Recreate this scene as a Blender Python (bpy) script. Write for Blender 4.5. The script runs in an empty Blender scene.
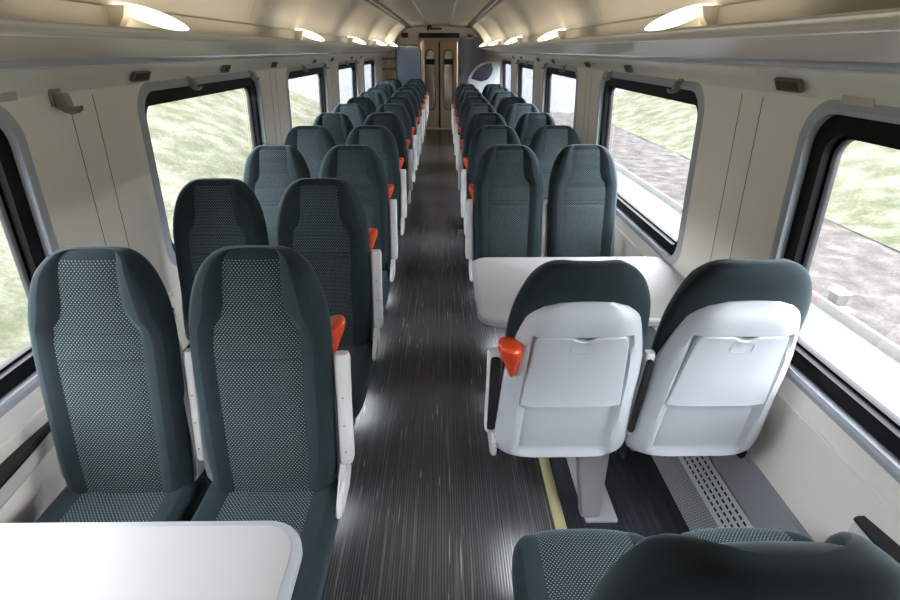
import bpy, bmesh, math, random
from math import sin, cos, pi, sqrt
from mathutils import Vector, Matrix
random.seed(4)
S = bpy.context.scene
COL = S.collection

# ------------------------------------------------------------------ camera
CX, CY, CZ = 0.087, 0.0, 1.715
FPX, PITCH, YAW = 524.0, math.radians(25.5), math.radians(0.69)
cd = bpy.data.cameras.new('camera'); cam = bpy.data.objects.new('camera', cd); COL.objects.link(cam)
cam.location = (CX, CY, CZ)
cam.rotation_euler = (pi/2 - PITCH, 0, -YAW)
cd.sensor_width = 36; cd.lens = FPX/900*36; cd.clip_start = 0.02; cd.clip_end = 400
S.camera = cam
# ------------------------------------------------------------------ world, sun, exposure
W = bpy.data.worlds.new('overcast_sky'); S.world = W; W.use_nodes = True
nt = W.node_tree; nt.nodes.clear()
wo = nt.nodes.new('ShaderNodeOutputWorld'); wb = nt.nodes.new('ShaderNodeBackground')
wn = nt.nodes.new('ShaderNodeTexNoise'); wr = nt.nodes.new('ShaderNodeValToRGB')
wn.inputs['Scale'].default_value = 1.6; wn.inputs['Detail'].default_value = 5
wr.color_ramp.elements[0].color = (0.80, 0.88, 1.0, 1); wr.color_ramp.elements[1].color = (1, 1, 1, 1)
nt.links.new(wn.outputs['Fac'], wr.inputs['Fac']); nt.links.new(wr.outputs['Color'], wb.inputs['Color'])
nt.links.new(wb.outputs['Background'], wo.inputs['Surface'])
wb.inputs['Strength'].default_value = 5.0
sd = bpy.data.lights.new('sun', 'SUN'); sun = bpy.data.objects.new('sun', sd); COL.objects.link(sun)
sd.energy = 0.6; sd.angle = math.radians(25); sd.color = (1, .97, .92)
sun.rotation_euler = (math.radians(30), math.radians(12), 0)
S.view_settings.view_transform = 'Standard'; S.view_settings.look = 'None'
S.view_settings.gamma = 1; S.view_settings.use_curve_mapping = False
S.view_settings.exposure = 1.75
LAMP_W = 0.52

# ------------------------------------------------------------------ materials
def srgb(r, g, b):
    f = lambda c: (c/255/12.92) if c/255 <= .04045 else ((c/255+.055)/1.055)**2.4
    return (f(r), f(g), f(b), 1)
class NT:
    def __init__(s, name):
        s.m = bpy.data.materials.new(name); s.m.use_nodes = True
        s.t = s.m.node_tree; s.t.nodes.clear()
        s.out = s.n('ShaderNodeOutputMaterial'); s.b = s.n('ShaderNodeBsdfPrincipled')
        s.l(s.b.outputs[0], s.out.inputs['Surface'])
    def n(s, t, **k):
        x = s.t.nodes.new(t)
        for a, v in k.items(): setattr(x, a, v)
        return x
    def l(s, a, b): s.t.links.new(a, b)
    def math(s, op, a, b=None, c=None):
        x = s.n('ShaderNodeMath', operation=op)
        for i, v in enumerate((a, b, c)):
            if v is None: continue
            if isinstance(v, (int, float)): x.inputs[i].default_value = v
            else: s.l(v, x.inputs[i])
        return x.outputs[0]
    def mix(s, f, a, b):
        x = s.n('ShaderNodeMix', data_type='RGBA')
        for i, v in ((0, f), (6, a), (7, b)):
            if isinstance(v, (int, float, tuple)): x.inputs[i].default_value = v
            else: s.l(v, x.inputs[i])
        return x.outputs[2]
    def noise(s, scale, detail=3, vec=None, stretch=None, coord='Object'):
        x = s.n('ShaderNodeTexNoise'); x.inputs['Scale'].default_value = scale; x.inputs['Detail'].default_value = detail
        tc = s.n('ShaderNodeTexCoord'); o = tc.outputs[coord]
        if stretch:
            mp = s.n('ShaderNodeMapping'); mp.inputs['Scale'].default_value = stretch
            s.l(o, mp.inputs['Vector']); o = mp.outputs[0]
        s.l(o, x.inputs['Vector'])
        return x.outputs['Fac']
    def bump(s, h, strength=.1, dist=.01):
        x = s.n('ShaderNodeBump'); x.inputs['Strength'].default_value = strength; x.inputs['Distance'].default_value = dist
        s.l(h, x.inputs['Height']); s.l(x.outputs[0], s.b.inputs['Normal'])
def ramp(t, f, stops):
    r = t.n('ShaderNodeValToRGB'); t.l(f, r.inputs['Fac']); e = r.color_ramp.elements
    e[0].position, e[0].color = stops[0]; e[1].position, e[1].color = stops[1]
    for p, c in stops[2:]:
        q = e.new(p); q.color = c
    return r.outputs['Color']
def pm(name, col, rough=.5, metal=0, var=.06, scale=6, bump=0, bscale=200, coat=0, sheen=0):
    t = NT(name); f = t.noise(scale)
    a = tuple(c*(1-var) for c in col[:3])+(1,); b = tuple(min(1, c*(1+var)) for c in col[:3])+(1,)
    t.l(t.mix(f, a, b), t.b.inputs['Base Color'])
    t.b.inputs['Roughness'].default_value = rough; t.b.inputs['Metallic'].default_value = metal
    t.b.inputs['Coat Weight'].default_value = coat
    if 'rubber' in name or 'seal' in name: t.b.inputs['Specular IOR Level'].default_value = .15
    if sheen: t.b.inputs['Sheen Weight'].default_value = sheen; t.b.inputs['Sheen Roughness'].default_value = .4
    if bump: t.bump(t.noise(bscale, 2), bump, .002)
    return t.m
M = {}
M['wall'] = pm('cream_wall_laminate', srgb(242, 235, 226), .45, var=.03, scale=3)
M['cove'] = pm('ivory_cove_moulding', srgb(228, 221, 210), .38, var=.03)
M['ceiling'] = pm('beige_ceiling_panel', srgb(180, 175, 160), .5, var=.05, scale=2)
M['ceilmid'] = pm('grey_ceiling_panel', srgb(190, 186, 176), .4, var=.05, scale=2)
M['rack'] = pm('grey_beige_rack', srgb(190, 176, 162), .38, var=.05, scale=4)
M['lip'] = pm('light_rack_lip', srgb(205, 198, 182), .4, var=.03)
M['groove'] = pm('panel_seam_shadow_gap', srgb(120, 112, 104), .8)
M['rubber'] = pm('black_window_rubber', srgb(11, 11, 12), .5, var=.2)
M['darkframe'] = pm('dark_brown_inner_seal', srgb(14, 13, 13), .55, var=.15)
M['shell'] = pm('white_seat_plastic', srgb(174, 177, 183), .35, var=.02, bump=.08, bscale=900)
M['pocket'] = pm('pale_grey_pocket_plastic', srgb(168, 171, 177), .4, var=.02)
M['arm'] = pm('white_armrest_plastic', srgb(204, 202, 200), .38, var=.02)
M['blackpad'] = pm('black_armrest_pad', srgb(24, 24, 27), .55, var=.1, bump=.1)
M['orange'] = pm('orange_grab_handle_plastic', srgb(208, 66, 26), .38, var=.06, coat=.25)
M['tabletop'] = pm('white_laminate_tabletop', srgb(178, 174, 173), .6, var=.015)
M['edging'] = pm('grey_table_edging', srgb(158, 160, 164), .4, var=.04)
M['metal'] = pm('brushed_grey_metal', srgb(150, 146, 142), .35, .8, var=.08)
M['greymetal'] = pm('painted_grey_pedestal', srgb(150, 150, 152), .4, .1, var=.05)
M['footwhite'] = pm('pale_grey_foot_plate', srgb(188, 190, 196), .4, .1)
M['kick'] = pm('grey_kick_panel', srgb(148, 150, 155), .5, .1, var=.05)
M['black'] = pm('matt_black_plastic', srgb(16, 16, 17), .5, var=.1)
M['vent'] = pm('dark_vent_recess', srgb(58, 54, 48), .5, var=.15)
M['greyvent'] = pm('grey_speaker_grille', srgb(196, 190, 180), .6, var=.08, bump=.4, bscale=300)
M['bronze'] = pm('bronze_brown_door_metal', srgb(196, 170, 146), .38, .2, var=.12)
M['bluegrey'] = pm('blue_grey_bulkhead_panel', srgb(158, 168, 192), .5, var=.06)
M['stripyellow'] = pm('pale_yellow_floor_strip', srgb(206, 196, 150), .5, var=.08)
M['redsign'] = pm('red_sign_face', srgb(170, 50, 40), .5)
M['gap'] = pm('pinkish_grey_joint_trim', srgb(140, 128, 124), .4, .3)
M['trackmetal'] = pm('dull_track_metal', srgb(128, 122, 112), .4, .4, var=.08)

def fabric(name, pattern):
    t = NT(name)
    base = t.mix(t.noise(14, 4), srgb(20, 28, 32), srgb(32, 41, 45))  # blotchy tone paints in the brushed highlights of the plush
    fine = t.noise(900, 2)
    colr = t.mix(t.math('MULTIPLY', fine, .35), base, srgb(56, 70, 74))
    if pattern:
        uv = t.n('ShaderNodeUVMap'); uv.uv_map = 'UVMap'
        sp = t.n('ShaderNodeSeparateXYZ'); t.l(uv.outputs[0], sp.inputs[0])
        u = t.math('DIVIDE', sp.outputs[0], .0105); v = t.math('DIVIDE', sp.outputs[1], .0062)
        row = t.math('FLOOR', v); odd = t.math('MODULO', row, 2.0)
        fu = t.math('ABSOLUTE', t.math('SUBTRACT', t.math('FRACT', t.math('ADD', u, t.math('MULTIPLY', odd, .5))), .5))
        fv = t.math('ABSOLUTE', t.math('SUBTRACT', t.math('FRACT', v), .5))
        d = t.math('ADD', t.math('MULTIPLY', fu, 2.1), t.math('MULTIPLY', fv, 1.5))
        mask = t.math('SMOOTH_MIN', 1.0, t.math('MAXIMUM', t.math('MULTIPLY', t.math('SUBTRACT', .56, d), 5.0), 0.0), .1)
        # darker weave ribs between dashes
        colr = t.mix(.35, colr, srgb(26, 34, 38))
        colr = t.mix(t.math('MULTIPLY', mask, .8), colr, srgb(134, 148, 149))
        seam = t.math('MAXIMUM', t.math('LESS_THAN', t.math('ABSOLUTE', t.math('SUBTRACT', sp.outputs[1], .968)), .0016), t.math('LESS_THAN', t.math('ABSOLUTE', t.math('SUBTRACT', sp.outputs[1], 0.890)), .0010))
        colr = t.mix(t.math('MULTIPLY', seam, .6), colr, srgb(18, 24, 27))
        t.bump(t.math('ADD', mask, fine), .25, .001)
    else:
        t.bump(fine, .25, .001)
    t.l(colr, t.b.inputs['Base Color'])
    t.b.inputs['Roughness'].default_value = .85
    t.b.inputs['Specular IOR Level'].default_value = .2
    t.b.inputs['Sheen Weight'].default_value = .26; t.b.inputs['Sheen Roughness'].default_value = .35
    t.b.inputs['Sheen Tint'].default_value = (.65, .85, .9, 1)
    return t.m
M['plush'] = fabric('dark_teal_plush', False)
M['moquette'] = fabric('dotted_teal_moquette', True)
M['seam'] = pm('dark_stitched_seam', srgb(16, 22, 25), .9)

t = NT('ribbed_grey_floor_covering')
tc = t.n('ShaderNodeTexCoord'); sp = t.n('ShaderNodeSeparateXYZ'); t.l(tc.outputs['Object'], sp.inputs[0])
wob = t.math('MULTIPLY', t.noise(1, 2, stretch=(3, .6, 1)), .004)
rx = t.math('FRACT', t.math('MULTIPLY', t.math('ADD', sp.outputs[0], wob), 1/.0105))
rib = t.math('SUBTRACT', 1.0, t.math('MULTIPLY', t.math('ABSOLUTE', t.math('SUBTRACT', rx, .5)), 2.0))
s1 = t.noise(1, 4, stretch=(140, 1.6, 1)); s3 = t.noise(1, 3, stretch=(70, 1.2, 1))
c = ramp(t, rib, [(.15, srgb(40, 41, 45)), (.75, srgb(106, 105, 107))])
c = t.mix(ramp(t, s1, [(.38, (0, 0, 0, 1)), (.62, (.85, .85, .85, 1))]), c, srgb(60, 59, 60))
c = t.mix(ramp(t, s3, [(.60, (0, 0, 0, 1)), (.68, (.45, .45, .45, 1))]), c, srgb(158, 154, 152))
wear = ramp(t, t.noise(1.3, 4), [(.4, (0, 0, 0, 1)), (.75, (1, 1, 1, 1))])
c = t.mix(t.math('MULTIPLY', wear, .25), c, srgb(134, 128, 122))
for (rot, sc, k) in ((.18, (120, 2.4, 1), 0), (-.26, (105, 3, 1), 5), (.6, (110, 4.5, 1), 9)):     # pale scuffs
    nx = t.n('ShaderNodeTexNoise'); nx.inputs['Scale'].default_value = 1; nx.inputs['Detail'].default_value = 1
    mp = t.n('ShaderNodeMapping'); mp.inputs['Scale'].default_value = sc; mp.inputs['Rotation'].default_value = (0, 0, rot); mp.inputs['Location'].default_value = (k, k, 0)
    t.l(tc.outputs['Object'], mp.inputs[0]); t.l(mp.outputs[0], nx.inputs['Vector'])
    f = ramp(t, nx.outputs['Fac'], [(.725, (0, 0, 0, 1)), (.76, (1, 1, 1, 1))])
    m2 = ramp(t, t.noise(2.2, 2), [(.46, (0, 0, 0, 1)), (.56, (1, 1, 1, 1))])
    c = t.mix(t.math('MULTIPLY', t.math('MULTIPLY', f, m2), .75), c, srgb(212, 210, 210))
t.l(c, t.b.inputs['Base Color'])
t.b.inputs['Roughness'].default_value = .25; t.b.inputs['Specular IOR Level'].default_value = .85; t.bump(rib, .25, .001)
M['floor'] = t.m
t = NT('navy_striped_seat_carpet')
f = t.noise(1, 2, stretch=(260, 3, 1))
t.l(ramp(t, f, [(.35, srgb(16, 18, 24)), (.7, srgb(48, 52, 66))]), t.b.inputs['Base Color'])
t.b.inputs['Roughness'].default_value = .8; M['carpet'] = t.m
t = NT('ribbed_grey_heater_strip')
tc = t.n('ShaderNodeTexCoord'); ch = t.n('ShaderNodeTexChecker'); ch.inputs['Scale'].default_value = 160
t.l(tc.outputs['Object'], ch.inputs['Vector'])
t.l(t.mix(ch.outputs['Fac'], srgb(96, 98, 102), srgb(160, 162, 166)), t.b.inputs['Base Color'])
t.b.inputs['Roughness'].default_value = .5; M['knurl'] = t.m
M['heater'] = pm('light_grey_heater_cover', srgb(200, 202, 206), .4, .05)

# emission lamp
t = NT('warm_lamp_diffuser')
em = t.n('ShaderNodeEmission'); em.inputs['Color'].default_value = (1, .86, .64, 1); em.inputs['Strength'].default_value = 1.6
t.l(em.outputs[0], t.out.inputs['Surface']); M['lamp'] = t.m
# glass
def glass(name, tint, haze, gloss=.03):
    t = NT(name)
    tr = t.n('ShaderNodeBsdfTransparent'); tr.inputs['Color'].default_value = tint
    gl = t.n('ShaderNodeBsdfGlossy'); gl.inputs['Roughness'].default_value = gloss
    fr = t.n('ShaderNodeFresnel'); fr.inputs['IOR'].default_value = 1.45
    gm = t.n('ShaderNodeNewGeometry'); ff = t.math('MULTIPLY', fr.outputs[0], t.math('SUBTRACT', 1.0, gm.outputs['Backfacing']))
    mx = t.n('ShaderNodeMixShader'); t.l(ff, mx.inputs[0]); t.l(tr.outputs[0], mx.inputs[1]); t.l(gl.outputs[0], mx.inputs[2])
    tl = t.n('ShaderNodeBsdfTranslucent'); tl.inputs['Color'].default_value = (.95, .96, 1, 1)  # whitish translucent film imitates bright haze on the panes
    m2 = t.n('ShaderNodeMixShader')
    f = t.noise(5, 4)
    t.l(t.math('MULTIPLY', f, haze), m2.inputs[0])
    t.l(mx.outputs[0], m2.inputs[1]); t.l(tl.outputs[0], m2.inputs[2]); t.l(m2.outputs[0], t.out.inputs['Surface'])
    return t.m
M['glass'] = glass('hazy_window_glass', (.98, .99, .99, 1), .035)
M['screen'] = pm('blue_grey_screen_glass', srgb(140, 160, 196), .12, var=.15, scale=2, coat=.5)
M['darkglass'] = pm('dark_smoked_glass', srgb(52, 46, 60), .15, var=.1)
M['doorglass'] = pm('brownish_highlit_door_glass', srgb(216, 202, 190), .08, .4, var=.35, scale=5)  # pale tone puts the pane's bright highlight into its colour

def ground(name, stops, scale, det=6, rough=.95, bs=.5):
    t = NT(name); a = t.noise(scale, det); b = t.noise(scale*9, 4)
    f = t.math('ADD', t.math('MULTIPLY', a, .65), t.math('MULTIPLY', b, .35))
    t.l(ramp(t, f, stops), t.b.inputs['Base Color']); t.b.inputs['Roughness'].default_value = rough; t.b.inputs['Specular IOR Level'].default_value = 0
    t.bump(b, bs, .05)
    return t.m
M['grass'] = ground('dry_meadow_grass', [(.38, srgb(50, 54, 34)), (.62, srgb(84, 78, 70)), (.46, srgb(61, 62, 45)), (.53, srgb(72, 71, 58))], 2.0, 9)
M['gravel'] = ground('brown_grey_gravel', [(.38, srgb(46, 42, 40)), (.62, srgb(76, 71, 68)), (.5, srgb(60, 55, 52))], 3.0, 8)
M['path'] = ground('pale_concrete_path', [(.35, srgb(76, 76, 78)), (.65, srgb(82, 82, 84))], 1.5, 6, .95, .05)
M['haze_ground'] = ground('pale_haze_ground', [(.35, srgb(76, 77, 83)), (.65, srgb(84, 85, 90))], .3, 6, .95, .05)  # pale tone stands in for bright haze over the distant ground
M['kerb'] = pm('white_concrete_kerb', srgb(88, 85, 78), .9)

# ------------------------------------------------------------------ object helpers
def link(name, me, mats, parent=None, smooth=True):
    for m in mats: me.materials.append(m)
    if smooth:
        for p in me.polygons: p.use_smooth = True
    o = bpy.data.objects.new(name, me); COL.objects.link(o)
    if parent: o.parent = parent
    return o
def autosmooth(bm, ang=.6):
    for e in bm.edges:
        if len(e.link_faces) == 2 and e.calc_face_angle(0) > ang: e.smooth = False
def fin(name, bm, mats, parent=None, smooth=True, recalc=True, sub=0):
    if recalc: bmesh.ops.recalc_face_normals(bm, faces=bm.faces)
    if smooth: autosmooth(bm)
    me = bpy.data.meshes.new(name); bm.to_mesh(me); bm.free()
    if not isinstance(mats, (list, tuple)): mats = [mats]
    o = link(name, me, mats, parent, smooth)
    if sub:
        md = o.modifiers.new('subdivision', 'SUBSURF'); md.levels = sub; md.render_levels = sub
    return o
def tag(o, label=None, cat=None, group=None, kind=None):
    if label: o['label'] = label
    if cat: o['category'] = cat
    if group: o['group'] = group
    if kind: o['kind'] = kind
    return o
def thing(name, label, cat, loc=(0, 0, 0), rz=0, group=None):
    o = bpy.data.objects.new(name, None); COL.objects.link(o); o.empty_display_size = .1
    o.location = loc; o.rotation_euler = (0, 0, rz)
    return tag(o, label, cat, group)
def box(bm, c, s, bev=0, rot=None, seg=2):
    r = bmesh.ops.create_cube(bm, size=1)['verts']
    mt = Matrix.Translation(c) @ (rot.to_4x4() if rot else Matrix.Identity(4)) @ Matrix.Diagonal((*s, 1))
    bmesh.ops.transform(bm, matrix=mt, verts=r)
    if bev:
        es = list({e for v in r for e in v.link_edges})
        bmesh.ops.bevel(bm, geom=es, offset=bev, segments=seg, affect='EDGES', profile=.5)
def bx(name, c, s, m, parent=None, bev=.004, rot=None):
    bm = bmesh.new(); box(bm, c, s, bev, rot); return fin(name, bm, m, parent)
def rrect(a0, a1, b0, b1, r, n=6):
    pts = []
    for (ca, cb, st) in ((a1-r, b1-r, 0), (a0+r, b1-r, pi/2), (a0+r, b0+r, pi), (a1-r, b0+r, 1.5*pi)):
        for i in range(n+1):
            q = st+pi/2*i/n; pts.append((ca+r*cos(q), cb+r*sin(q)))
    return pts
def prism(bm, pts, f0, f1):
    """pts 2-D loop; f0, f1 map (a, b) to 3-D for both ends"""
    A = [bm.verts.new(f0(*p)) for p in pts]; B = [bm.verts.new(f1(*p)) for p in pts]
    bm.faces.new(A); bm.faces.new(list(reversed(B)))
    n = len(pts)
    for i in range(n): bm.faces.new((A[i], B[i], B[(i+1) % n], A[(i+1) % n]))
def ring(bm, outer, inner, f0, f1):
    n = len(outer); L = [[bm.verts.new(f(*p)) for p in q] for f in (f0, f1) for q in (outer, inner)]
    oo, oi, bo, bi = L
    for i in range(n):
        j = (i+1) % n
        bm.faces.new((oo[i], oo[j], oi[j], oi[i])); bm.faces.new((bo[i], bi[i], bi[j], bo[j]))
        bm.faces.new((oo[i], bo[i], bo[j], oo[j])); bm.faces.new((oi[i], oi[j], bi[j], bi[i]))
def extr(name, prof, y0, y1, m, parent=None, closed=False, ny=1, smooth=True):
    """profile [(x, z)] pulled along Y"""
    bm = bmesh.new(); rows = []
    for k in range(ny+1):
        y = y0+(y1-y0)*k/ny
        rows.append([bm.verts.new((x, y, z)) for x, z in prof])
    n = len(prof)
    for k in range(ny):
        for i in range(n if closed else n-1):
            j = (i+1) % n
            bm.faces.new((rows[k][i], rows[k][j], rows[k+1][j], rows[k+1][i]))
    if closed:
        bm.faces.new(rows[0]); bm.faces.new(list(reversed(rows[-1])))
    return fin(name, bm, m, parent, smooth)
def holes_plate(outer, holes, depth):
    cu = bpy.data.curves.new('tmp', 'CURVE'); cu.dimensions = '2D'; cu.fill_mode = 'BOTH'; cu.extrude = depth/2
    for lp in [outer]+holes:
        sp = cu.splines.new('POLY'); sp.points.add(len(lp)-1); sp.use_cyclic_u = True
        for p, q in zip(sp.points, lp): p.co = (q[0], q[1], 0, 1)
    o = bpy.data.objects.new('tmp', cu); COL.objects.link(o)
    dg = bpy.context.evaluated_depsgraph_get(); me = bpy.data.meshes.new_from_object(o.evaluated_get(dg))
    bpy.data.objects.remove(o); bpy.data.curves.remove(cu)
    return me

# ------------------------------------------------------------------ the coach shell
Y0, Y1 = -3.0, 13.4
def struct(o, name=None):
    o['kind'] = 'structure'
    if name: o.name = name
    return o
def wx(z, d=0): return 1.236-(z-.3)*.035+d      # wall surface leaning inwards with height

bm = bmesh.new(); box(bm, (0, (Y0+Y1)/2, -.03), (2.5, Y1-Y0, .06)); struct(fin('floor', bm, M['floor']))
for s, nm in ((-1, 'left'), (1, 'right')):
    bm = bmesh.new(); box(bm, (s*.83, (Y0+11.6)/2, .003), (.56, 11.6-Y0, .006)); struct(fin('floor_%s' % nm, bm, M['carpet']))
    bm = bmesh.new(); box(bm, (s*.545, (Y0+11.6)/2, .0045), (.045, 11.6-Y0, .009)); struct(fin('trim_%d' % (1 if s < 0 else 2), bm, M['stripyellow']))

# ceiling
prof = [(0, 2.225), (.12, 2.222), (.235, 2.205), (.25, 2.19), (.42, 2.186), (.60, 2.18), (.68, 2.168), (.76, 2.125), (.84, 2.06), (.90, 1.985), (.945, 1.91), (.972, 1.845),
        (.972, 1.84), (.955, 1.838), (.955, 1.775), (1.0, 1.772), (1.0, 1.742), (1.14, 1.70), (1.27, 1.60)]
prof = [(-x, z) for x, z in reversed(prof)] + prof[1:]
struct(extr('ceiling', prof, Y0, Y1, M['ceiling'], ny=1))
for i, s in enumerate((-1, 1)):
    struct(extr('trim_%d' % (3+i), [(s*.225, 2.215), (s*.225, 2.192), (s*.25, 2.182), (s*.258, 2.195)], Y0, Y1, M['ceilmid'], closed=True))
bm = bmesh.new()
prism(bm, [(x, z) for x, z in [(-.225, 2.206), (-.12, 2.219), (0, 2.222), (.12, 2.219), (.225, 2.206), (.225, 2.2), (.1, 2.208), (0, 2.211), (-.1, 2.208), (-.225, 2.2)]],
      lambda a, b: (a, Y0, b), lambda a, b: (a, Y1, b))
struct(fin('trim_5', bm, M['ceilmid']))
# ceiling joints across the coach
wz = [(.26, 2.188), (.42, 2.184), (.60, 2.178)]

WIN = [(.08+2.3*i, 1.64+2.3*i) for i in (-1, 0, 1, 2, 3, 4)]
WZ0, WZ1 = .775, 1.555
for s, nm in ((-1, 'left'), (1, 'right')):
    # window wall
    holes = [rrect(a, b, WZ0, WZ1, .10, 8) for a, b in WIN]
    me = holes_plate([(Y0, .30), (Y1, .30), (Y1, 1.62), (Y0, 1.62)], holes, .07)
    for v in me.vertices:
        y, z, d = v.co
        v.co = (s*wx(z, .035+d), y, z)
    bm = bmesh.new(); bm.from_mesh(me); bpy.data.meshes.remove(me)
    bmesh.ops.remove_doubles(bm, verts=bm.verts, dist=1e-5)
    struct(fin('wall_%s' % nm, bm, M['wall'], smooth=False))
    # cove between wall and rack, with its shallow swell
    struct(extr('cove', [(s*x, z) for x, z in ((1.195, 1.575), (1.186, 1.60), (1.165, 1.63), (1.13, 1.652), (1.095, 1.664), (1.10, 1.69), (1.22, 1.66), (1.24, 1.575))],
                Y0, Y1, M['cove'], closed=True), 'trim_%d' % (6 if s < 0 else 7))
    # luggage rack running the coach's length: underside, lip
    rk = thing('luggage_rack', 'long beige overhead luggage rack along the %s side above the windows' % nm, 'luggage rack', (s*.9, 5, 1.70))
    off = Vector((-s*.9, -5, -1.70))
    def rp(name, pr, m, y0=Y0, y1=11.7):
        o = extr(name, [(s*x, z) for x, z in pr], y0, y1, m, closed=True)
        for v in o.data.vertices: v.co += off
        o.parent = rk; return o
    rp('shelf', [(.785, 1.742), (.84, 1.728), (.93, 1.708), (1.0, 1.695), (1.06, 1.690), (1.075, 1.70), (1.0, 1.735), (.79, 1.752)], M['rack'])
    rp('front_lip', [(.768, 1.772), (.760, 1.766), (.760, 1.752), (.768, 1.744), (.785, 1.741), (.79, 1.753), (.785, 1.770)], M['lip'])
    rp('rear_edge_trim', [(1.058, 1.690), (1.10, 1.667), (1.112, 1.672), (1.075, 1.701)], M['shell'])
    # kick panel + heater
    struct(extr('kick', [(s*x, z) for x, z in ((1.236, .335), (1.212, .33), (1.172, .208), (1.175, 0), (1.28, 0), (1.28, .335))], Y0, Y1, M['kick'], closed=True), 'baseboard_%s' % nm)
    # wall ridge below sill
    struct(extr('ridge', [(s*wx(.66, -.003), .655), (s*wx(.66, -.010), .662), (s*wx(.66, -.003), .669), (s*wx(.66, .01), .662)], Y0, 11.9, M['wall'], closed=True), 'trim_%d' % (8 if s < 0 else 9))

# end walls
def wall_end(name, y, door):
    bm = bmesh.new()
    hole = [rrect(-.42, .42, .0005, 1.90, .0004, 1)] if door else []
    me = holes_plate([(-1.3, 0), (1.3, 0), (1.3, 2.3), (-1.3, 2.3)], hole, .05)
    for v in me.vertices:
        x, z, d = v.co; v.co = (x, y+d, z)
    bm.from_mesh(me); bpy.data.meshes.remove(me)
    return struct(fin(name, bm, M['wall'], smooth=False))
wall_end('wall_end', Y1, True); wall_end('wall_back', Y0, False)  # second wall is added unseen behind the camera to close off light

# windows
wn_ = 0
for s, nm in ((-1, 'left'), (1, 'right')):
    for (a, b) in WIN:
        wn_ += 1
        g = .022
        w = bpy.data.objects.new('window_%d' % wn_, None); COL.objects.link(w); w.location = (s*1.26, (a+b)/2, 1.16); w['kind'] = 'structure'
        L = Vector(w.location)
        def P(d): return lambda y, z: Vector((s*wx(z, d), y, z))-L
        bm = bmesh.new(); ring(bm, rrect(a-.002, b+.002, WZ0-.002, WZ1+.002, .10, 8), rrect(a+.056, b-.056, WZ0+.054, WZ1-.056, .07, 8), P(.020), P(.068)); fin('rubber_frame', bm, M['rubber'], w)
        bm = bmesh.new(); ring(bm, rrect(a+.050, b-.050, WZ0+.048, WZ1-.050, .072, 8), rrect(a+.066, b-.066, WZ0+.062, WZ1-.068, .062, 8), P(.046), P(.072)); fin('inner_seal', bm, M['darkframe'], w)
        bm = bmesh.new(); prism(bm, rrect(a+.05, b-.05, WZ0+.05, WZ1-.055, .07, 8), P(.056), P(.062)); fin('pane', bm, M['glass'], w)
        bm = bmesh.new()   # raised surround on the wall
        n = 8; o3 = rrect(a-.045, b+.045, WZ0-.04, WZ1+.04, .135, n); o2 = rrect(a-.012, b+.012, WZ0-.012, WZ1+.012, .11, n); o1 = rrect(a+.002, b-.002, WZ0+.002, WZ1-.002, .10, n)
        V = [[bm.verts.new(P(d)(*p)) for p in lp] for lp, d in ((o3, .001), (o2, -.010), (o1, -.006), (o1, .022))]
        for q in range(3):
            for i in range(len(o1)):
                j = (i+1) % len(o1); bm.faces.new((V[q][i], V[q][j], V[q+1][j], V[q+1][i]))
        fin('surround', bm, M['shell'], w)

# seams on the pillars between windows
k = 10
for s in (-1, 1):
    for i in range(-1, 5):
        for yy in (1.92, 2.06):
            y = yy+2.3*i
            bm = bmesh.new()
            pts = [(y-.0012, .32), (y+.0012, .32), (y+.0012, 1.57), (y-.0012, 1.57)]
            prism(bm, pts, lambda a, b: (s*wx(b, -.0012), a, b), lambda a, b: (s*wx(b, .002), a, b))
            struct(fin('trim_%d' % k, bm, M['groove'])); k += 1
# rack / ceiling panel joints
for i in range(0, 6):
    y = .95+2.3*i
    bm = bmesh.new()
    pr = [(.26, 2.1885), (.60, 2.1785), (.68, 2.1665), (.76, 2.1235), (.84, 2.0585), (.90, 1.9835), (.945, 1.9085), (.971, 1.846)]
    for s in (-1, 1):
        A = [bm.verts.new((s*(x), y-.002, z-.0008)) for x, z in pr]; B = [bm.verts.new((s*(x), y+.002, z-.0008)) for x, z in pr]
        for q in range(len(pr)-1): bm.faces.new((A[q], A[q+1], B[q+1], B[q]))
    struct(fin('trim_%d' % k, bm, M['groove'])); k += 1

# ------------------------------------------------------------------ ceiling vents, lamps
for s, nm in ((-1, 'left'), (1, 'right')):
    v = thing('ceiling_vent', 'long dark slotted ceiling vent running down the %s side of the ceiling' % nm, 'vent', (s*.63, 5, 2.178))
    L = Vector(v.location)
    def vp(name, x0, x1, z0, z1, m):
        o = extr(name, [(s*x0, z0), (s*x1, z0-.002), (s*x1, z1), (s*x0, z1)], Y0+.03, 12.9, m, closed=True)
        for q in o.data.vertices: q.co -= L
        o.parent = v
    vp('slot', .590, .620, 2.158, 2.183, M['black']); vp('slot', .644, .680, 2.148, 2.178, M['black'])
    vp('rail', .618, .646, 2.160, 2.178, M['trackmetal']); vp('rail', .582, .592, 2.166, 2.183, M['trackmetal']); vp('rail', .672, .682, 2.158, 2.172, M['trackmetal'])

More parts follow.
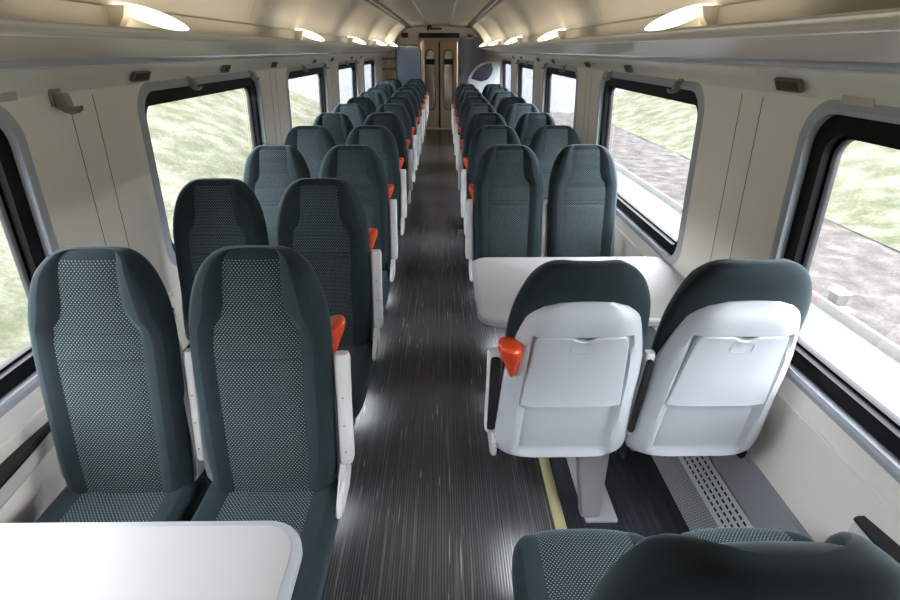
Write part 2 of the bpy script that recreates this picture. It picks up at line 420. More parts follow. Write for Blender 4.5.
ords = ['nearest', 'second', 'third', 'fourth', 'fifth', 'sixth', 'seventh', 'eighth', 'ninth', 'tenth', 'eleventh', 'farthest']
def lamp(s, y, label):
    t = thing('ceiling_lamp', label, 'lamp', (s*.93, y, 1.80), 0, 'warm cove lamps above the luggage racks')
    A = Vector((s*.955, 0, 1.844)); B = Vector((s*.79, .13, 1.780)); ax = (B-A)
    up = Vector((s*.25, -.35, .9)); up -= up.project(ax); up.normalize(); nv = ax.cross(up).normalized()
    if nv.y > 0: nv = -nv
    bm = bmesh.new(); N = 14; C = (A+B)/2; hl = ax.length/2; axn = ax.normalized()
    rings = []
    for lay, (sc, dp) in enumerate(((1, -.03), (1, 0), (.8, .010), (.45, .016))):
        rg = []
        for i in range(N*2):
            q = pi*i/N; c_, s_ = cos(q), sin(q)
            w = .023*(abs(s_)**1.25)*(1 if s_ > 0 else -1)
            rg.append(bm.verts.new(C + axn*(c_*hl*sc) + up*(w*sc) + nv*dp - Vector((s*.93, 0, 1.80))))
        rings.append(rg)
    for r in range(3):
        for i in range(2*N): bm.faces.new((rings[r][i], rings[r][(i+1) % (2*N)], rings[r+1][(i+1) % (2*N)], rings[r+1][i]))
    bm.faces.new(rings[-1]); bm.faces.new(list(reversed(rings[0])))
    fin('diffuser', bm, M['lamp'], t)
    bm = bmesh.new()   # curved end housing
    prism(bm, [(.968, 1.842), (.90, 1.842), (.91, 1.81), (.935, 1.776), (.968, 1.776)], lambda a, b: (s*a-s*.93, -.05, b-1.80), lambda a, b: (s*a-s*.93, -.012, b-1.80))
    fin('housing', bm, M['lip'], t)
    ld = bpy.data.lights.new('lamp_light', 'AREA'); ld.shape = 'RECTANGLE'; ld.size = .10; ld.size_y = 1.9; ld.energy = LAMP_W*(3 if y > 11 else 1.5 if y > 8 else 1); ld.color = (1, .86, .68)
    lo = bpy.data.objects.new('lamp_light', ld); COL.objects.link(lo); lo.parent = t
    lo.location = (-s*.09, .45, -.005); lo.rotation_euler = (pi, -s*math.radians(-12), 0)
    return t
for s, nm in ((-1, 'left'), (1, 'right')):
    for i in range(-1, 5):
        if i == -1: lab = 'warm cove lamp behind the viewpoint on the %s side' % nm
        else: lab = 'glowing warm white lens lamp above the %s rack, %s from the viewer' % (nm, ords[i])
        lamp(s, 1.92+2.3*i, lab)

# vents / grilles and hooks on the coves and walls
cvdir = Vector((.094, 0, -.085)).normalized()
def on_cove(s, y, w, h, m, name, label, cat, group, slats=True):
    c = Vector((s*1.158, y, 1.618)) if slats else Vector((s*1.187, y, 1.594)); ang = math.atan2(.04, .05)
    t = thing(name, label, cat, c, 0, group)
    R = Matrix.Rotation(-s*math.radians(28 if slats else 10), 3, 'Y')
    bx('plate', (0, 0, 0), (.010 if slats else .004, w, h), m, t, .0015, R)
    if slats:
        fr = bmesh.new(); 
        for q in (-1, 1):
            box(fr, R @ Vector((0, 0, q*h/2)), (.014, w+.008, .005), 0, R); box(fr, R @ Vector((0, q*w/2, 0)), (.014, .005, h), 0, R)
        fin('frame', fr, M['trackmetal'], t, smooth=False)
    return t
def nth(i): return ords[i]
for s, nm in ((-1, 'left'), (1, 'right')):
    for i, y in enumerate((2.36 if s < 0 else 1.74, 3.3, 4.25, 5.6, 6.5, 7.9, 8.8)):
        on_cove(s, y, .12 if i == 0 else .085, .034, M['vent'], 'reservation_holder', 'small dark slot plate on the %s cove above the windows, %s from the viewer' % (nm, nth(i)), 'plate', 'dark slot plates along the coves')
    on_cove(s, 1.63 if s < 0 else 1.47, .12, .03, M['greyvent'], 'speaker_grille', 'pale grey speaker grille on the %s cove above the nearest window' % nm, 'speaker', 'grey cove grilles', False)

def hook(s, y, label, sc=1.0):
    z = 1.575; t = thing('coat_hook', label, 'coat hook', (s*(1.185), y, z), 0, 'metal coat hooks above the windows')
    bm = bmesh.new()
    # bracket web: a triangular plate with a curled tip
    pts = [(0, .012), (0, -.030), (.02, -.045), (.045, -.05), (.062, -.040), (.066, -.026), (.058, -.026), (.054, -.034), (.044, -.038), (.034, -.030), (.030, .012)]
    prism(bm, [(a*sc, b*sc) for a, b in pts], lambda a, b: (-s*a, -.016*sc, b), lambda a, b: (-s*a, .016*sc, b))
    bmesh.ops.bevel(bm, geom=list(bm.edges), offset=.0015, segments=1, affect='EDGES')
    fin('hook', bm, M['metal'], t)
    bx('mounting_plate', (s*.004, 0, 0), (.010, .055*sc, .05*sc), M['metal'], t, .002)
    return t
for s, nm in ((-1, 'left'), (1, 'right')):
    for i, y in enumerate((1.86, 2.86, 3.78, 5.2, 6.15, 7.5, 8.4)):
        if s > 0 and i == 0: continue
        yy = y if s < 0 else y-.25+.18*(i > 1)
        hook(s, yy, 'grey metal coat hook above the %s windows, %s from the viewer' % (nm, nth(i)), 1.05 if i == 0 else .85)

# heaters
for s, nm in ((-1, 'left'), (1, 'right')):
    h = thing('heater', 'long grey perforated floor heater along the %s wall base' % nm, 'heater', (s*1.16, 4.3, 0))
    L = Vector(h.location)
    def hp(name, pr, m, y0=Y0+.05, y1=11.5):
        o = extr(name, [(s*x, z) for x, z in pr], y0, y1, m, closed=True)
        for q in o.data.vertices: q.co -= L
        o.parent = h
    hp('ribbed_strip', [(1.050, .006), (1.108, .105), (1.115, .10), (1.18, .006)], M['knurl'])
    hp('cover', [(1.108, .105), (1.112, .112), (1.160, .212), (1.172, .205), (1.14, .10), (1.118, .10)], M['heater'])
    bm = bmesh.new()
    d = Vector((1.160-1.112, 0, .212-.112)); n_ = Vector((-d.z, 0, d.x)).normalized()
    for r in range(4):
        for c_ in range(400):
            y = -.2+c_*.028+(r % 2)*.014
            p = Vector((1.112, y, .112))+d*(.16+.22*r)+n_*.0012
            e = d.normalized()*.0045; f = Vector((0, .0095, 0))
            vs = [bm.verts.new(Vector((s*q.x, q.y, q.z))-L) for q in (p-e-f, p-e+f, p+e+f, p+e-f)]
            bm.faces.new(vs)
    o = fin('slots', bm, M['black'], h, smooth=False)

# ------------------------------------------------------------------ seats
def lerp(a, b, t): return a+(b-a)*t
def interp(tab, x):
    if x <= tab[0][0]: return tab[0][1]
    for (a, va), (b, vb) in zip(tab, tab[1:]):
        if x <= b:
            t = (x-a)/(b-a); return lerp(va, vb, t)
    return tab[-1][1]
def sst(a, b, x):
    t = max(0, min(1, (x-a)/(b-a))); return t*t*(3-2*t)
WT = [(.40, .194), (.50, .204), (.65, .211), (.80, .214), (.90, .216), (.96, .215), (1.02, .209), (1.07, .199), (1.11, .184), (1.145, .164), (1.17, .143), (1.187, .122), (1.197, .095), (1.2, .07)]
PT = [(.40, .116), (.60, .122), (.94, .127), (.985, .121), (1.02, .092), (1.06, .084), (1.185, .080), (1.2, .06)]
def yc(z): return -.150*((1.2-z)/.75)-.010*sin(pi*max(0, min(1, (z-.45)/.75)))
def half_t(z): return .052*sqrt(max(0.02, 1-max(0, (z-1.135)/.066)**2)) if z > 1.135 else .052
def back_mesh():
    bm = bmesh.new(); uvl = bm.loops.layers.uv.new('UVMap')
    zs = [.40, .46, .54, .62, .70, .78, .84, .855, .862, .87, .90, .94, .968, .985, .995, 1.01, 1.03, 1.06, 1.09, 1.12, 1.145, 1.165, 1.18, 1.19, 1.197, 1.2]
    grid = []
    for z in zs:
        w = interp(WT, z); p = min(interp(PT, z), w*.82); th = half_t(z); row = []
        head = sst(.96, 1.03, z)
        bolst = lerp(.016, .036, head)*(1-.55*sst(1.13, 1.195, z))
        xs = [-w, -lerp(p, w, .93), -lerp(p, w, .75), -lerp(p, w, .45), -lerp(p, w, .15), -p, -p*.94, -p*.5, 0, p*.5, p*.94, p, lerp(p, w, .15), lerp(p, w, .45), lerp(p, w, .75), lerp(p, w, .93), w]
        for j, x in enumerate(xs):
            a = abs(x)
            u = (a-p)/(w-p) if a > p else 0
            f = th + bolst*sin(pi*min(1, u*1.15)*.62)*(1 if u > 0 else 0)
            if u > .5: f = lerp(f, 0, ((u-.5)/.5)**2.4)
            if 5 <= j <= 11: f += .004*cos(x/p*pi/2)
            if j in (5, 11): f -= .006
            if z in (.862,) and 6 <= j <= 10: f -= .005
            if z in (.968,) and 5 <= j <= 11: f -= .006
            row.append(bm.verts.new((x, yc(z)-f, z)))
        grid.append(row)
    back = []
    for i, z in enumerate(zs):
        w = interp(WT, z); th = half_t(z); row = [grid[i][0]]
        for x in (-.92, -.7, -.35, 0, .35, .7, .92):
            row.append(bm.verts.new((x*w, yc(z)+th*(1-abs(x)**4*.8)*.9, z)))
        row.append(grid[i][-1]); back.append(row)
    def face(vs, mi, arc):
        f = bm.faces.new(vs); f.material_index = mi
        for lp in f.loops: lp[uvl].uv = (lp.vert.co.x, lp.vert.co.z)
    for i in range(len(zs)-1):
        for j in range(16): face((grid[i][j], grid[i][j+1], grid[i+1][j+1], grid[i+1][j]), 1 if (5 <= j <= 10 and zs[i] < 1.175) else 0, 0)
        for j in range(8): face((back[i][j], back[i+1][j], back[i+1][j+1], back[i][j+1]), 0, 0)
    face(list(grid[-1])+list(reversed(back[-1][1:-1])), 0, 0); face(list(reversed(grid[0]))+back[0][1:-1], 0, 0)
    return bm
def cushion_mesh():
    bm = bmesh.new(); uvl = bm.loops.layers.uv.new('UVMap')
    path = [(-.12, .455), (-.20, .452), (-.30, .452), (-.40, .457), (-.50, .463), (-.58, .464), (-.655, .462), (-.695, .450), (-.720, .428), (-.728, .398), (-.718, .368), (-.68, .354)]
    wt = [.218, .220, .221, .220, .221, .219, .214, .206, .196, .191, .190, .188]
    arc = 0; rows = []; arcs = []
    for i, (y, z) in enumerate(path):
        if i: arc += math.dist(path[i], path[i-1])
        arcs.append(arc); w = wt[i]; p = .130 if i < 9 else .125; row = []
        lift = .018*(1 if i < 6 else max(0, 1-(i-5)*.2))
        xs = [-1, -.96, -.88, 0, 0, 0, 0, 0, 0, 0, 0, 0, .88, .96, 1]
        xs = [-w, -lerp(p, w, .9), -lerp(p, w, .65), -lerp(p, w, .3), -p, -p*.93, -p*.5, 0, p*.5, p*.93, p, lerp(p, w, .3), lerp(p, w, .65), lerp(p, w, .9), w]
        for j, x in enumerate(xs):
            a = abs(x); u = (a-p)/(w-p) if a > p else 0
            h = lift*sin(pi*u*.62) if u > 0 else 0
            if u > .5: h -= .045*((u-.5)/.5)**2.5*(1 if i < 8 else .5)
            if j in (4, 10): h -= .005
            # rounded plan corners at the front
            yy = y + (.05*max(0, (a/w))**3.5 if i >= 6 else .05*max(0, (i-3)/3)*(a/w)**3.5 if i > 3 else 0)
            row.append(bm.verts.new((x, yy, z+h)))
        rows.append(row)
    low = [[bm.verts.new((v.co.x*.97, max(min(v.co.y+ .02, -.13), -.66), .375)) for v in (r[0], r[-1])] for r in rows]
    def face(vs, mi):
        f = bm.faces.new(vs); f.material_index = mi; return f
    n = len(rows)
    for i in range(n-1):
        for j in range(14):
            f = face((rows[i][j], rows[i][j+1], rows[i+1][j+1], rows[i+1][j]), 1 if 4 <= j <= 9 else 0)
            for lp, q in zip(f.loops, (i, i, i+1, i+1)): lp[uvl].uv = (lp.vert.co.x, arcs[q])
        if i < n-1:
            face((rows[i][0], rows[i+1][0], low[i+1][0], low[i][0]), 0); face((rows[i][-1], low[i][1], low[i+1][1], rows[i+1][-1]), 0)
    return bm
def shell_mesh():
    """white rear shell: dense grid with the pocket dished in below the fold-down table"""
    bm = bmesh.new()
    NZ, NX = 44, 30; Z0, Z1 = .442, 1.085
    SW = [(.442, .185), (.452, .208), (.466, .222), (.495, .227), (.54, .227), (.60, .224), (.70, .217), (.80, .213), (.88, .204), (.96, .186), (1.0, .174), (1.04, .160), (1.065, .145), (1.08, .120), (1.085, .09)]
    G, F = [], []
    for i in range(NZ+1):
        t = i/NZ; z = Z0+(Z1-Z0)*(.5-.5*cos(pi*t)) if False else Z0+(Z1-Z0)*t
        w = interp(SW, z); r, f_ = [], []
        for j in range(NX+1):
            sx = -1+2*j/NX; x = w*math.copysign(abs(sx)**.9, sx)
            rear = yc(max(z, .40))+.047+.034
            # cross rounding
            rear -= .050*abs(sx)**5
            rear -= .022*sst(1.02, 1.085, z)+.018*(1-sst(.442, .466, z))
            # pocket dish
            pw = lerp(.168, .160, (z-.42)/.3)
            m = (1-sst(pw-.022, pw, abs(x)))*sst(.460, .48, z)*(1-sst(.97, .985, z))
            rear -= .022*m
            r.append(bm.verts.new((x, rear, z+.012*(1-sx*sx)*sst(.95, 1.085, z))))
            f_.append(bm.verts.new((x*.97, min(rear-.006, yc(max(z, .4))+.040 - .052*abs(sx)**4), z+.006*(1-sx*sx)*sst(.95, 1.085, z))))
        G.append(r); F.append(f_)
    for i in range(NZ):
        for j in range(NX):
            bm.faces.new((G[i][j], G[i][j+1], G[i+1][j+1], G[i+1][j])); bm.faces.new((F[i][j], F[i+1][j], F[i+1][j+1], F[i][j+1]))
        bm.faces.new((G[i][0], G[i+1][0], F[i+1][0], F[i][0])); bm.faces.new((G[i][-1], F[i][-1], F[i+1][-1], G[i+1][-1]))
    for j in range(NX):
        bm.faces.new((G[0][j], F[0][j], F[0][j+1], G[0][j+1])); bm.faces.new((G[-1][j], G[-1][j+1], F[-1][j+1], F[-1][j]))
    return bm
def rear_y(z): return yc(z)+.047+.034
def traytable(parent):
    bm = bmesh.new()
    lp = [p for p in rrect(-1, 1, 0, 1, .14, 5) if p[1] > .14]; lp = [(1, .02)]+lp[:12]+[(-1, .02), (-.98, 0), (.98, 0)]
    def mp(d, sc=1):
        def f(a, b):
            z = .700+.282*(.5+(b-.5)*sc); w = lerp(.160, .134, (z-.7)/.27)*sc
            x = a*w
            if b > .98 and abs(a) < .25 and sc > .9: z -= .013*(1-(a/.25)**2)
            return (x, rear_y(z)+d-.012*abs(a*sc)**4, z)
        return f
    # denser outline on the top so the finger notch reads
    pts = []
    for i in range(len(lp)):
        a, b = lp[i], lp[(i+1) % len(lp)]
        pts.append(a)
        if abs(a[0]-b[0]) > .3:
            for q in range(1, 20): pts.append((lerp(a[0], b[0], q/20), a[1]))
    n = len(pts)
    V = [[bm.verts.new(mp(d, sc)(*p)) for p in pts] for d, sc in ((-.020, 1), (-.001, 1), (.003, .975), (.002, .92), (.0005, .84), (.0, .66), (.0, .48), (.0, .30), (.0, .12))]
    for q in range(len(V)-1):
        for i in range(n): bm.faces.new((V[q][i], V[q][(i+1) % n], V[q+1][(i+1) % n], V[q+1][i]))
    bm.faces.new(V[-1]); bm.faces.new(list(reversed(V[0])))
    t = fin('fold_down_table', bm, M['shell'], parent)
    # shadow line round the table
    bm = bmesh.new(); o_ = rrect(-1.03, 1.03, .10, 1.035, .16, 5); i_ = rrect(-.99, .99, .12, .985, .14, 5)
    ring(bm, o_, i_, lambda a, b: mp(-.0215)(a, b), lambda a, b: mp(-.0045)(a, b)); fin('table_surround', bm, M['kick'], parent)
    bm = bmesh.new(); z = .935
    ring(bm, rrect(-.033, .033, z-.012, z+.026, .008, 3), rrect(-.031, .031, z-.010, z+.024, .007, 3), lambda a, b: (a, rear_y(b)-.002, b), lambda a, b: (a, rear_y(b)+.0014, b))
    fin('latch', bm, M['pocket'], t)
def handle(s):
    bm = bmesh.new()
    secs = [(.822, .006, .010), (.836, .011, .018), (.865, .020, .029), (.895, .030, .040), (.925, .040, .048), (.946, .042, .050), (.957, .032, .040)]
    R = []
    for z, hx, hy in secs:
        cx = s*(.196+.006*sst(.86, .94, z)); cy = yc(z)+.047+.014
        R.append([bm.verts.new((cx+hx*cos(q)*(1 if cos(q)*s > 0 else .8), cy+hy*math.copysign(abs(sin(q))**.8, sin(q)), z+.006*cos(q)*s)) for q in [2*pi*i/14 for i in range(14)]])
    for a, b in zip(R, R[1:]):
        for i in range(14): bm.faces.new((a[i], a[(i+1) % 14], b[(i+1) % 14], b[i]))
    bm.faces.new(R[-1]); bm.faces.new(list(reversed(R[0])))
    return bm
def armrest(parent, x, dy=0, kw=1):
    """armrest folded up beside the backrest: white bar, black pad on its rear face, round pivot boss"""
    bm = bmesh.new(); R = []
    for z, hw, hd in ((.525, .017, .021), (.535, .021, .025), (.565, .022, .026), (.72, .022, .021), (.835, .024, .018), (.870, .025, .017), (.885, .021, .013)):
        y = yc(z)-.035+dy; hw *= kw
        R.append([bm.verts.new((x+hw*math.copysign(abs(cos(q))**.5, cos(q)), y+hd*math.copysign(abs(sin(q))**.5, sin(q)), z)) for q in [2*pi*i/16+pi/16 for i in range(16)]])
    for a, b in zip(R, R[1:]):
        for i in range(16): bm.faces.new((a[i], a[(i+1) % 16], b[(i+1) % 16], b[i]))
    bm.faces.new(R[-1]); bm.faces.new(list(reversed(R[0])))
    a = fin('armrest', bm, M['arm'], parent)
    bm = bmesh.new()
    pts = rrect(-.015, .015, .55, .865, .012, 4)
    prism(bm, pts, lambda u, z: (x+u*kw, yc(z)-.035+dy+.012, z), lambda u, z: (x+u*kw, yc(z)-.035+dy+.033, z))
    fin('pad', bm, M['blackpad'], a)
    for zz in (.57, .66, .75):
        bm = bmesh.new()
        r = bmesh.ops.create_cone(bm, cap_ends=True, segments=10, radius1=.0035, radius2=.0035, depth=.004)['verts']
        bmesh.ops.transform(bm, matrix=Matrix.Translation((x, yc(zz)-.035+dy-.0245+.003*(zz-.57)/.09, zz)) @ Matrix.Rotation(pi/2, 4, 'X'), verts=r)
        fin('screw', bm, M['greymetal'], a)
    return a
def base(parent, out, aisle):
    """white seat pan with raised sides; out = -1/1 aisle side"""
    bm = bmesh.new(); 
    pr = [(-.15, .43), (-.18, .39), (-.60, .372), (-.65, .39), (-.63, .350), (-.45, .345), (-.26, .35), (-.19, .375), (-.16, .42)]
    prism(bm, pr, lambda y, z: (-.172, y, z), lambda y, z: (.172, y, z))
    bmesh.ops.bevel(bm, geom=list(bm.edges), offset=.006, segments=2, affect='EDGES')
    fin('seat_pan', bm, M['shell'], parent)
    if not aisle: return
    bm = bmesh.new()
    pr = [(-.09, .50), (-.13, .53), (-.17, .525), (-.20, .49), (-.26, .465), (-.30, .43), (-.26, .415), (-.15, .415), (-.10, .44)]
    prism(bm, pr, lambda y, z: (out*.216, y, z), lambda y, z: (out*.236, y, z))
    bmesh.ops.bevel(bm, geom=list(bm.edges), offset=.005, segments=2, affect='EDGES')
    fin('side_shield', bm, M['arm'], parent)
def make_seat(out, aisle):
    t = thing('train_chair', 'x', 'seat')
    fin('backrest', back_mesh(), [M['plush'], M['moquette']], t, sub=1)
    fin('cushion', cushion_mesh(), [M['plush'], M['moquette']], t, sub=1)
    fin('back_shell', shell_mesh(), M['shell'], t)
    traytable(t)
    base(t, out, aisle)
    if aisle:
        fin('grab_handle', handle(out), M['orange'], t, sub=1)
        armrest(t, out*.238, .03); armrest(t, -out*.2315, .05, .65)
    else:
        bx('wall_bracket', (-out*.22, -.31, .325), (.12, .08, .04), M['greymetal'], t, .006)
    return t
def make_pedestal():
    t = thing('seat_pedestal', 'x', 'pedestal')
    bm = bmesh.new()
    prism(bm, [(-.02, .31), (.11, .31), (.083, .022), (.007, .022)], lambda a, b: (a, -.32+(.3-b)*.25, b), lambda a, b: (a, -.27+(.3-b)*.25, b))
    bmesh.ops.bevel(bm, geom=list(bm.edges), offset=.006, segments=2, affect='EDGES'); fin('post', bm, M['greymetal'], t)
    bx('foot_plate', (0, -.42, .014), (.13, .46, .016), M['footwhite'], t, .005)
    bx('cross_beam', (0, -.31, .328), (.66, .06, .036), M['greymetal'], t, .006)
    return t
peds = []
def pedestal(side, y, facing, label):
    o = make_pedestal() if not peds else copy_tree(peds[0])
    peds.append(o)
    o.location = (side*(.695 if side < 0 else .712), y, 0); o.rotation_euler = (0, 0, 0 if facing < 0 else pi)
    o['label'] = label; o['group'] = 'pedestals under the seat pairs'
protos = {}
used = set()
def kids(o): return [c for c in bpy.data.objects if c.parent == o]
def copy_tree(o, parent=None):
    c = o.copy(); COL.objects.link(c)
    if parent: c.parent = parent
    for ch in kids(o): copy_tree(ch, c)
    return c
def seat(side, aisle, y, facing, label, group):
    """facing -1: towards the viewer, +1: away"""
    out = -side if aisle else -side      # aisle is towards the centre
    loc_out = out*(1 if facing < 0 else -1)
    key = (loc_out, aisle)
    if key not in protos:
        o = protos[key] = make_seat(*key)
    else: o = copy_tree(protos[key])
    o.location = (side*((.464 if aisle else .927) if side < 0 else (.482 if aisle else .942)), y, 0); o.rotation_euler = (0, 0, 0 if facing < 0 else pi)
    o['label'] = label; o['group'] = group
    return o
ordn = ['first', 'second', 'third', 'fourth', 'fifth', 'sixth', 'seventh', 'eighth', 'ninth', 'tenth', 'eleventh', 'last']
PITCHY = .902
for k_ in range(12):
    y = 1.45+PITCHY*k_
    for aisle in (True, False):
        w = 'aisle' if aisle else 'window'
        if k_ == 0: lab = 'dotted dark teal %s seat behind the near left white table' % w
        else: lab = 'dark teal %s seat facing the viewer on the left, %s row from the near table' % (w, ordn[k_])
        seat(-1, aisle, y, -1, lab, 'left-hand seats facing the viewer')
    pedestal(-1, y, -1, 'grey floor pedestal under the left-hand seat pair, %s row from the near table' % ordn[k_])
for n_, k_ in enumerate(range(2, 10)):
    y = 1.45+PITCHY*k_
    for aisle in (True, False):
        w = 'aisle' if aisle else 'window'
        if n_ == 0: lab = 'dark teal %s seat facing the viewer across the right white table' % w
        else: lab = 'dark teal %s seat facing the viewer on the right, %s row beyond the table' % (w, ordn[n_] if n_ < 7 else 'last')
        seat(1, aisle, y, -1, lab, 'right-hand seats facing the viewer')
    pedestal(1, y, -1, 'grey floor pedestal under the right-hand seat pair, %s row beyond the table' % (ordn[n_] if n_ < 7 else 'last'))
for aisle in (True, False):
    seat(1, aisle, 1.31, 1, 'seat with white rear shell facing away, on the %s side before the right table' % ('aisle' if aisle else 'window'), 'seats facing away')
    seat(1, aisle, .395, 1, 'nearest right %s seat seen from above, facing away from the viewer' % ('aisle' if aisle else 'window'), 'seats facing away')

pedestal(1, 1.31, 1, 'grey floor pedestal with pale foot plate under the two white seat shells')
pedestal(1, .395, 1, 'grey floor pedestal under the nearest right seats')
# wall armrests beside window seats
def wall_arm(side, y0, y1, label):
    t = thing('wall_armrest', label, 'armrest', (side*1.225, (y0+y1)/2, .555), 0, 'black padded armrests on the side walls')
    L = Vector(t.location)
    n = 10
    for name, m, hz, ins, dz in (('bracket', M['arm'], .028, .062, -.03), ('pad', M['blackpad'], .011, .060, .006)):
        bm = bmesh.new(); R = []
        for i in range(n+1):
            u = i/n; y = lerp(y0, y1, u); z = .555+.02*sin(pi*u)+.035*u+dz; wd = ins*(.25+.75*sin(pi*min(1, .12+u*.8)))
            X0, X1 = side*1.238, side*(1.232-wd)
            R.append([bm.verts.new(Vector(p)-L) for p in ((X0, y, z-hz), (X1+side*.012, y, z-hz), (X1, y, z-hz*.4), (X1, y, z+hz*.4), (X1+side*.008, y, z+hz), (X0, y, z+hz))])
        for a, b in zip(R, R[1:]):
            for i in range(6): bm.faces.new((a[i], a[(i+1) % 6], b[(i+1) % 6], b[i]))
        bm.faces.new(R[0]); bm.faces.new(list(reversed(R[-1])))
        fin(name, bm, m, t)
wall_arm(-1, .85, 1.42, 'black padded wall armrest beside the nearest left window seat')
wall_arm(-1, 1.75, 2.26, 'black padded wall armrest beside the second left window seat')
wall_arm(1, 1.02, .52, 'black padded wall armrest beside the nearest right window seat')

# ------------------------------------------------------------------ tables
def table(side, y0, y1, label):
    t = thing('train_table', label, 'table', (side*.72, (y0+y1)/2, .74), 0, 'white tables fixed to the side walls')
    L = Vector(t.location)
    xi = .225; xo = 1.225
    def off(d):   # outline moved inwards by d: round corners on the aisle side, square at the wall
        r = .09-d*.8; q = []
        for (cx, cy, st) in ((xi+d+r, y1-d-r, pi/2), (xi+d+r, y0+d+r, pi)):
            for i in range(9):
                w = st+pi/2*i/8; q.append((cx+r*cos(w), cy+r*sin(w)))
        return q+[(xo, y0+d), (xo, y1-d)]
    def mk(name, loops, m):
        bm = bmesh.new(); V = []
        for lp, z in loops: V.append([bm.verts.new(Vector((side*x, y, z))-L) for x, y in lp])
        n = len(V[0])
        for a, b in zip(V, V[1:]):
            for i in range(n): bm.faces.new((a[i], a[(i+1) % n], b[(i+1) % n], b[i]))
        bm.faces.new(V[0]); bm.faces.new(list(reversed(V[-1])))
        return fin(name, bm, m, t)
    mk('edging', [(off(.006), .711), (off(0), .717), (off(0), .736), (off(.005), .743), (off(.020), .744)], M['edging'])
    mk('tabletop', [(off(.0195), .735), (off(.0195), .7445), (off(.022), .7458)], M['tabletop'])
    bx('wall_bracket', (side*1.10-L.x, 0, .66-.74), (.22, .30, .10), M['greymetal'], t, .01)
    bm = bmesh.new()
    prism(bm, [(1.20, .62), (.55, .70), (.50, .711), (1.20, .711)], lambda a, b: (side*a-L.x, -.03, b-.74), lambda a, b: (side*a-L.x, .03, b-.74)); fin('support_arm', bm, M['greymetal'], t)
    return t
table(-1, .17, .875, 'white table with grey edging in the near left corner')
table(1, 1.84, 2.555, 'white table with grey edging between the facing seats on the right')

# ------------------------------------------------------------------ far end
# doors
for i, s in enumerate((-1, 1)):
    d = bpy.data.objects.new('door_%d' % (i+1), None); COL.objects.link(d); d.location = (s*.21, 13.36, 0); d['kind'] = 'structure'
    hole = [rrect(-.10, .10, .42, 1.72, .099, 8)]
    me = holes_plate([(-.203, .002), (.203, .002), (.203, 1.88), (-.203, 1.88)], hole, .04)
    for v in me.vertices:
        x, z, dd = v.co; v.co = (x, dd, z)
    bm = bmesh.new(); bm.from_mesh(me); fin('door_leaf', bm, M['bronze'], d, smooth=False)
    bm = bmesh.new(); prism(bm, rrect(-.10, .10, .42, 1.72, .099, 8), lambda a, b: (a, -.004, b), lambda a, b: (a, .006, b)); fin('pane', bm, M['doorglass'], d)
    bm = bmesh.new(); ring(bm, rrect(-.115, .115, .405, 1.735, .113, 8), rrect(-.097, .097, .423, 1.717, .096, 8), lambda a, b: (a, -.028, b), lambda a, b: (a, .0, b)); fin('pane_seal', bm, M['black'], d)
    bx('warning_band', (0, -.012, 1.47), (.19, .006, .12), M['black'], d, .001)
    bx('handle', (-s*.165, -.04, 1.0), (.018, .03, .26), M['metal'], d, .006)
    bx('edge_seal', (-s*.200, -.016, .94), (.020, .03, 1.876), M['black'], d, .001)
b_ = bx('x', (0, 13.34, 1.915), (.95, .06, .07), M['bronze']); struct(b_, 'trim_200')
# threshold
struct(bx('x', (0, 13.2, .004), (.9, .30, .008), M['arm']), 'trim_201')
for s in (-1, 1): struct(bx('x', (s*.435, 13.34, .95), (.03, .06, 1.88), M['bronze']), 'trim_%d' % (202 if s < 0 else 203))
# vestibule behind the doors
struct(bx('x', (0, 13.9, 1.1), (1.2, .04, 2.2), M['bronze']), 'wall_vestibule')
# blue-grey bulkhead panels each side of the doors
struct(bx('x', (.76, 13.35, 1.0), (.58, .04, 1.98), M['bluegrey']), 'trim_204')
struct(bx('x', (-.80, 13.35, 1.0), (.60, .04, 1.98), M['wall']), 'trim_205')
# header and display above door
dp = thing('information_display', 'long black information display above the end doors', 'display', (0, 13.30, 2.01))
bx('screen', (0, 0, 0), (.92, .05, .10), M['black'], dp); bx('casing', (0, .025, 0), (.98, .03, .12), M['cove'], dp)
sg = thing('camera_dome', 'small black camera hanging from the ceiling before the doors', 'camera', (-.20, 12.6, 2.17))
bm = bmesh.new(); box(bm, (0, 0, 0), (.10, .10, .05), .01); fin('mount', bm, M['black'], sg)
bm = bmesh.new(); box(bm, (.13, -.03, -.045), (.26, .06, .035), .01); fin('body', bm, M['black'], sg)
bx('lens', (-.03, -.03, -.05), (.05, .05, .06), M['darkglass'], sg, .012)
sg = thing('notice_sign', 'small black notice on the bulkhead left of the display', 'sign', (-.78, 13.29, 2.02))
bx('face', (0, 0, 0), (.15, .012, .10), M['black'], sg, .002); bx('backing', (0, .012, 0), (.19, .02, .13), M['cove'], sg, .002)
sg = thing('warning_sign', 'small red sign on the bulkhead right of the display', 'sign', (.70, 13.29, 2.0))
bx('face', (0, 0, 0), (.12, .012, .05), M['redsign'], sg, .002); bx('backing', (0, .012, 0), (.17, .02, .13), M['cove'], sg, .002)
# glass draught screen on the left
sc = thing('glass_screen', 'blue-grey glass draught screen behind the last left seats', 'screen', (-.62, 12.0, 0))
bm = bmesh.new(); prism(bm, rrect(-.26, .24, .95, 1.80, .10, 8), lambda a, b: (a, -.006, b), lambda a, b: (a, .006, b)); fin('pane', bm, M['screen'], sc)
bm = bmesh.new(); ring(bm, rrect(-.275, .255, .935, 1.815, .11, 8), rrect(-.255, .235, .955, 1.795, .097, 8), lambda a, b: (a, -.014, b), lambda a, b: (a, .014, b)); fin('frame', bm, M['black'], sc)
bx('lower_panel', (-.01, 0, .47), (.55, .03, .94), M['wall'], sc); bx('post', (.30, 0, .95), (.035, .035, 1.9), M['wall'], sc)
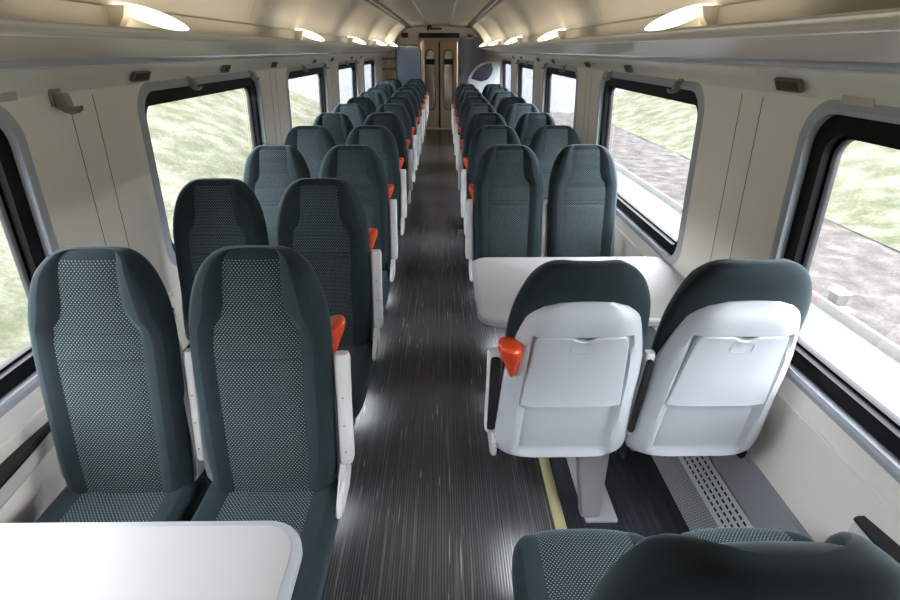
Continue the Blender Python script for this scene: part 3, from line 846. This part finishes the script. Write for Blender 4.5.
# luggage stack frame on left wall end
sc = thing('luggage_stack', 'tall luggage stack with slim shelves at the far left end', 'luggage rack', (-1.0, 12.35, 0))
for z in (.45, .95, 1.35, 1.55): bx('shelf', (-.05, 0, z), (.36, .5, .03), M['trackmetal'], sc)
for x in (-.22, .12): bx('post', (x, -.24, .9), (.03, .03, 1.8), M['vent'], sc)
# white curved screen on the right with a smoked pane
sc = thing('curved_screen', 'white curved draught screen with dark smoked pane at the far right', 'screen', (.80, 10.45, 0))
outer = [(.33, 0), (.33, 1.53), (.15, 1.53), (.02, 1.51), (-.10, 1.45), (-.19, 1.36), (-.25, 1.24), (-.28, 1.08), (-.28, 0)]
bm = bmesh.new(); prism(bm, outer, lambda a, b: (a, -.015, b), lambda a, b: (a, .015, b)); fin('panel', bm, M['shell'], sc)
pane = [(.17, 1.50), (.04, 1.48), (-.07, 1.42), (-.15, 1.34), (-.20, 1.24), (-.02, 1.19), (.10, 1.22), (.17, 1.30), (.20, 1.40)]
bm = bmesh.new(); prism(bm, pane, lambda a, b: (a, -.022, b), lambda a, b: (a, -.008, b)); fin('smoked_pane', bm, M['darkglass'], sc)

# ------------------------------------------------------------------ outside
def gy(): return [-30, -12, -4, 2, 6, 10, 16, 24, 34, 46, 60, 80, 110]
def terrain(name, f, x0, x1, nx, m, y0=-30, y1=110, ny=90):
    bm = bmesh.new(); V = []
    for i in range(nx+1):
        for j in range(ny+1):
            x = lerp(x0, x1, i/nx); y = lerp(y0, y1, (j/ny)**1.4)
            V.append(bm.verts.new((x, y, f(x, y))))
    for i in range(nx):
        for j in range(ny):
            a = i*(ny+1)+j; bm.faces.new((V[a], V[a+1], V[a+ny+2], V[a+ny+1]))
    return struct(fin(name, bm, m))
def bump(x, y): return .12*sin(x*1.3+y*.7)+.10*sin(y*1.9-x*.6)+.07*sin(x*3.1+2*y)
def bankL(x, y):
    a = -x; h = -1.0+max(0, a-2.4)*.42
    h = min(h, 3.4)
    return lerp(h, -1.6, sst(18, 36, y))+bump(x, y)*.5*sst(2.2, 4, a)
def bankR(x, y):
    h = -1.0+max(0, x-7.2)*.36; h = min(h, 3.2)
    return lerp(h, -1.6, sst(26, 40, y))+bump(x, y)*.5*sst(7.5, 9, x)
terrain('ground_left', bankL, -1.9, -26, 50, M['grass'])
terrain('ground_right', bankR, 6.9, 30, 50, M['grass'])
terrain('ground_gravel', lambda x, y: -1.02+.03*sin(3*x+y)*cos(5*y), 4.5, 7.4, 12, M['gravel'], -30, 27)
terrain('ground_path', lambda x, y: -1.0, 1.9, 4.46, 3, M['path'])
bm = bmesh.new(); box(bm, (4.5, 40, -.96), (.05, 140, .14), .01); struct(fin('kerb', bm, M['kerb']), 'trim_300')
bm = bmesh.new(); box(bm, (0, 90, -1.12), (240, 260, .1)); struct(fin('ground_base', bm, M['haze_ground']))
tb = thing('trackside_box', 'small grey trackside box with a red flag by the kerb outside', 'box', (4.66, 5.45, -1.0))
bx('body', (0, 0, .10), (.14, .16, .18), M['vent'], tb, .02); bx('lid', (0, 0, .20), (.17, .19, .03), M['edging'], tb, .012)
bx('marker', (-.16, .10, .06), (.06, .08, .06), M['redsign'], tb, .01); bx('foot', (-.05, -.16, .04), (.18, .08, .06), M['footwhite'], tb, .01)
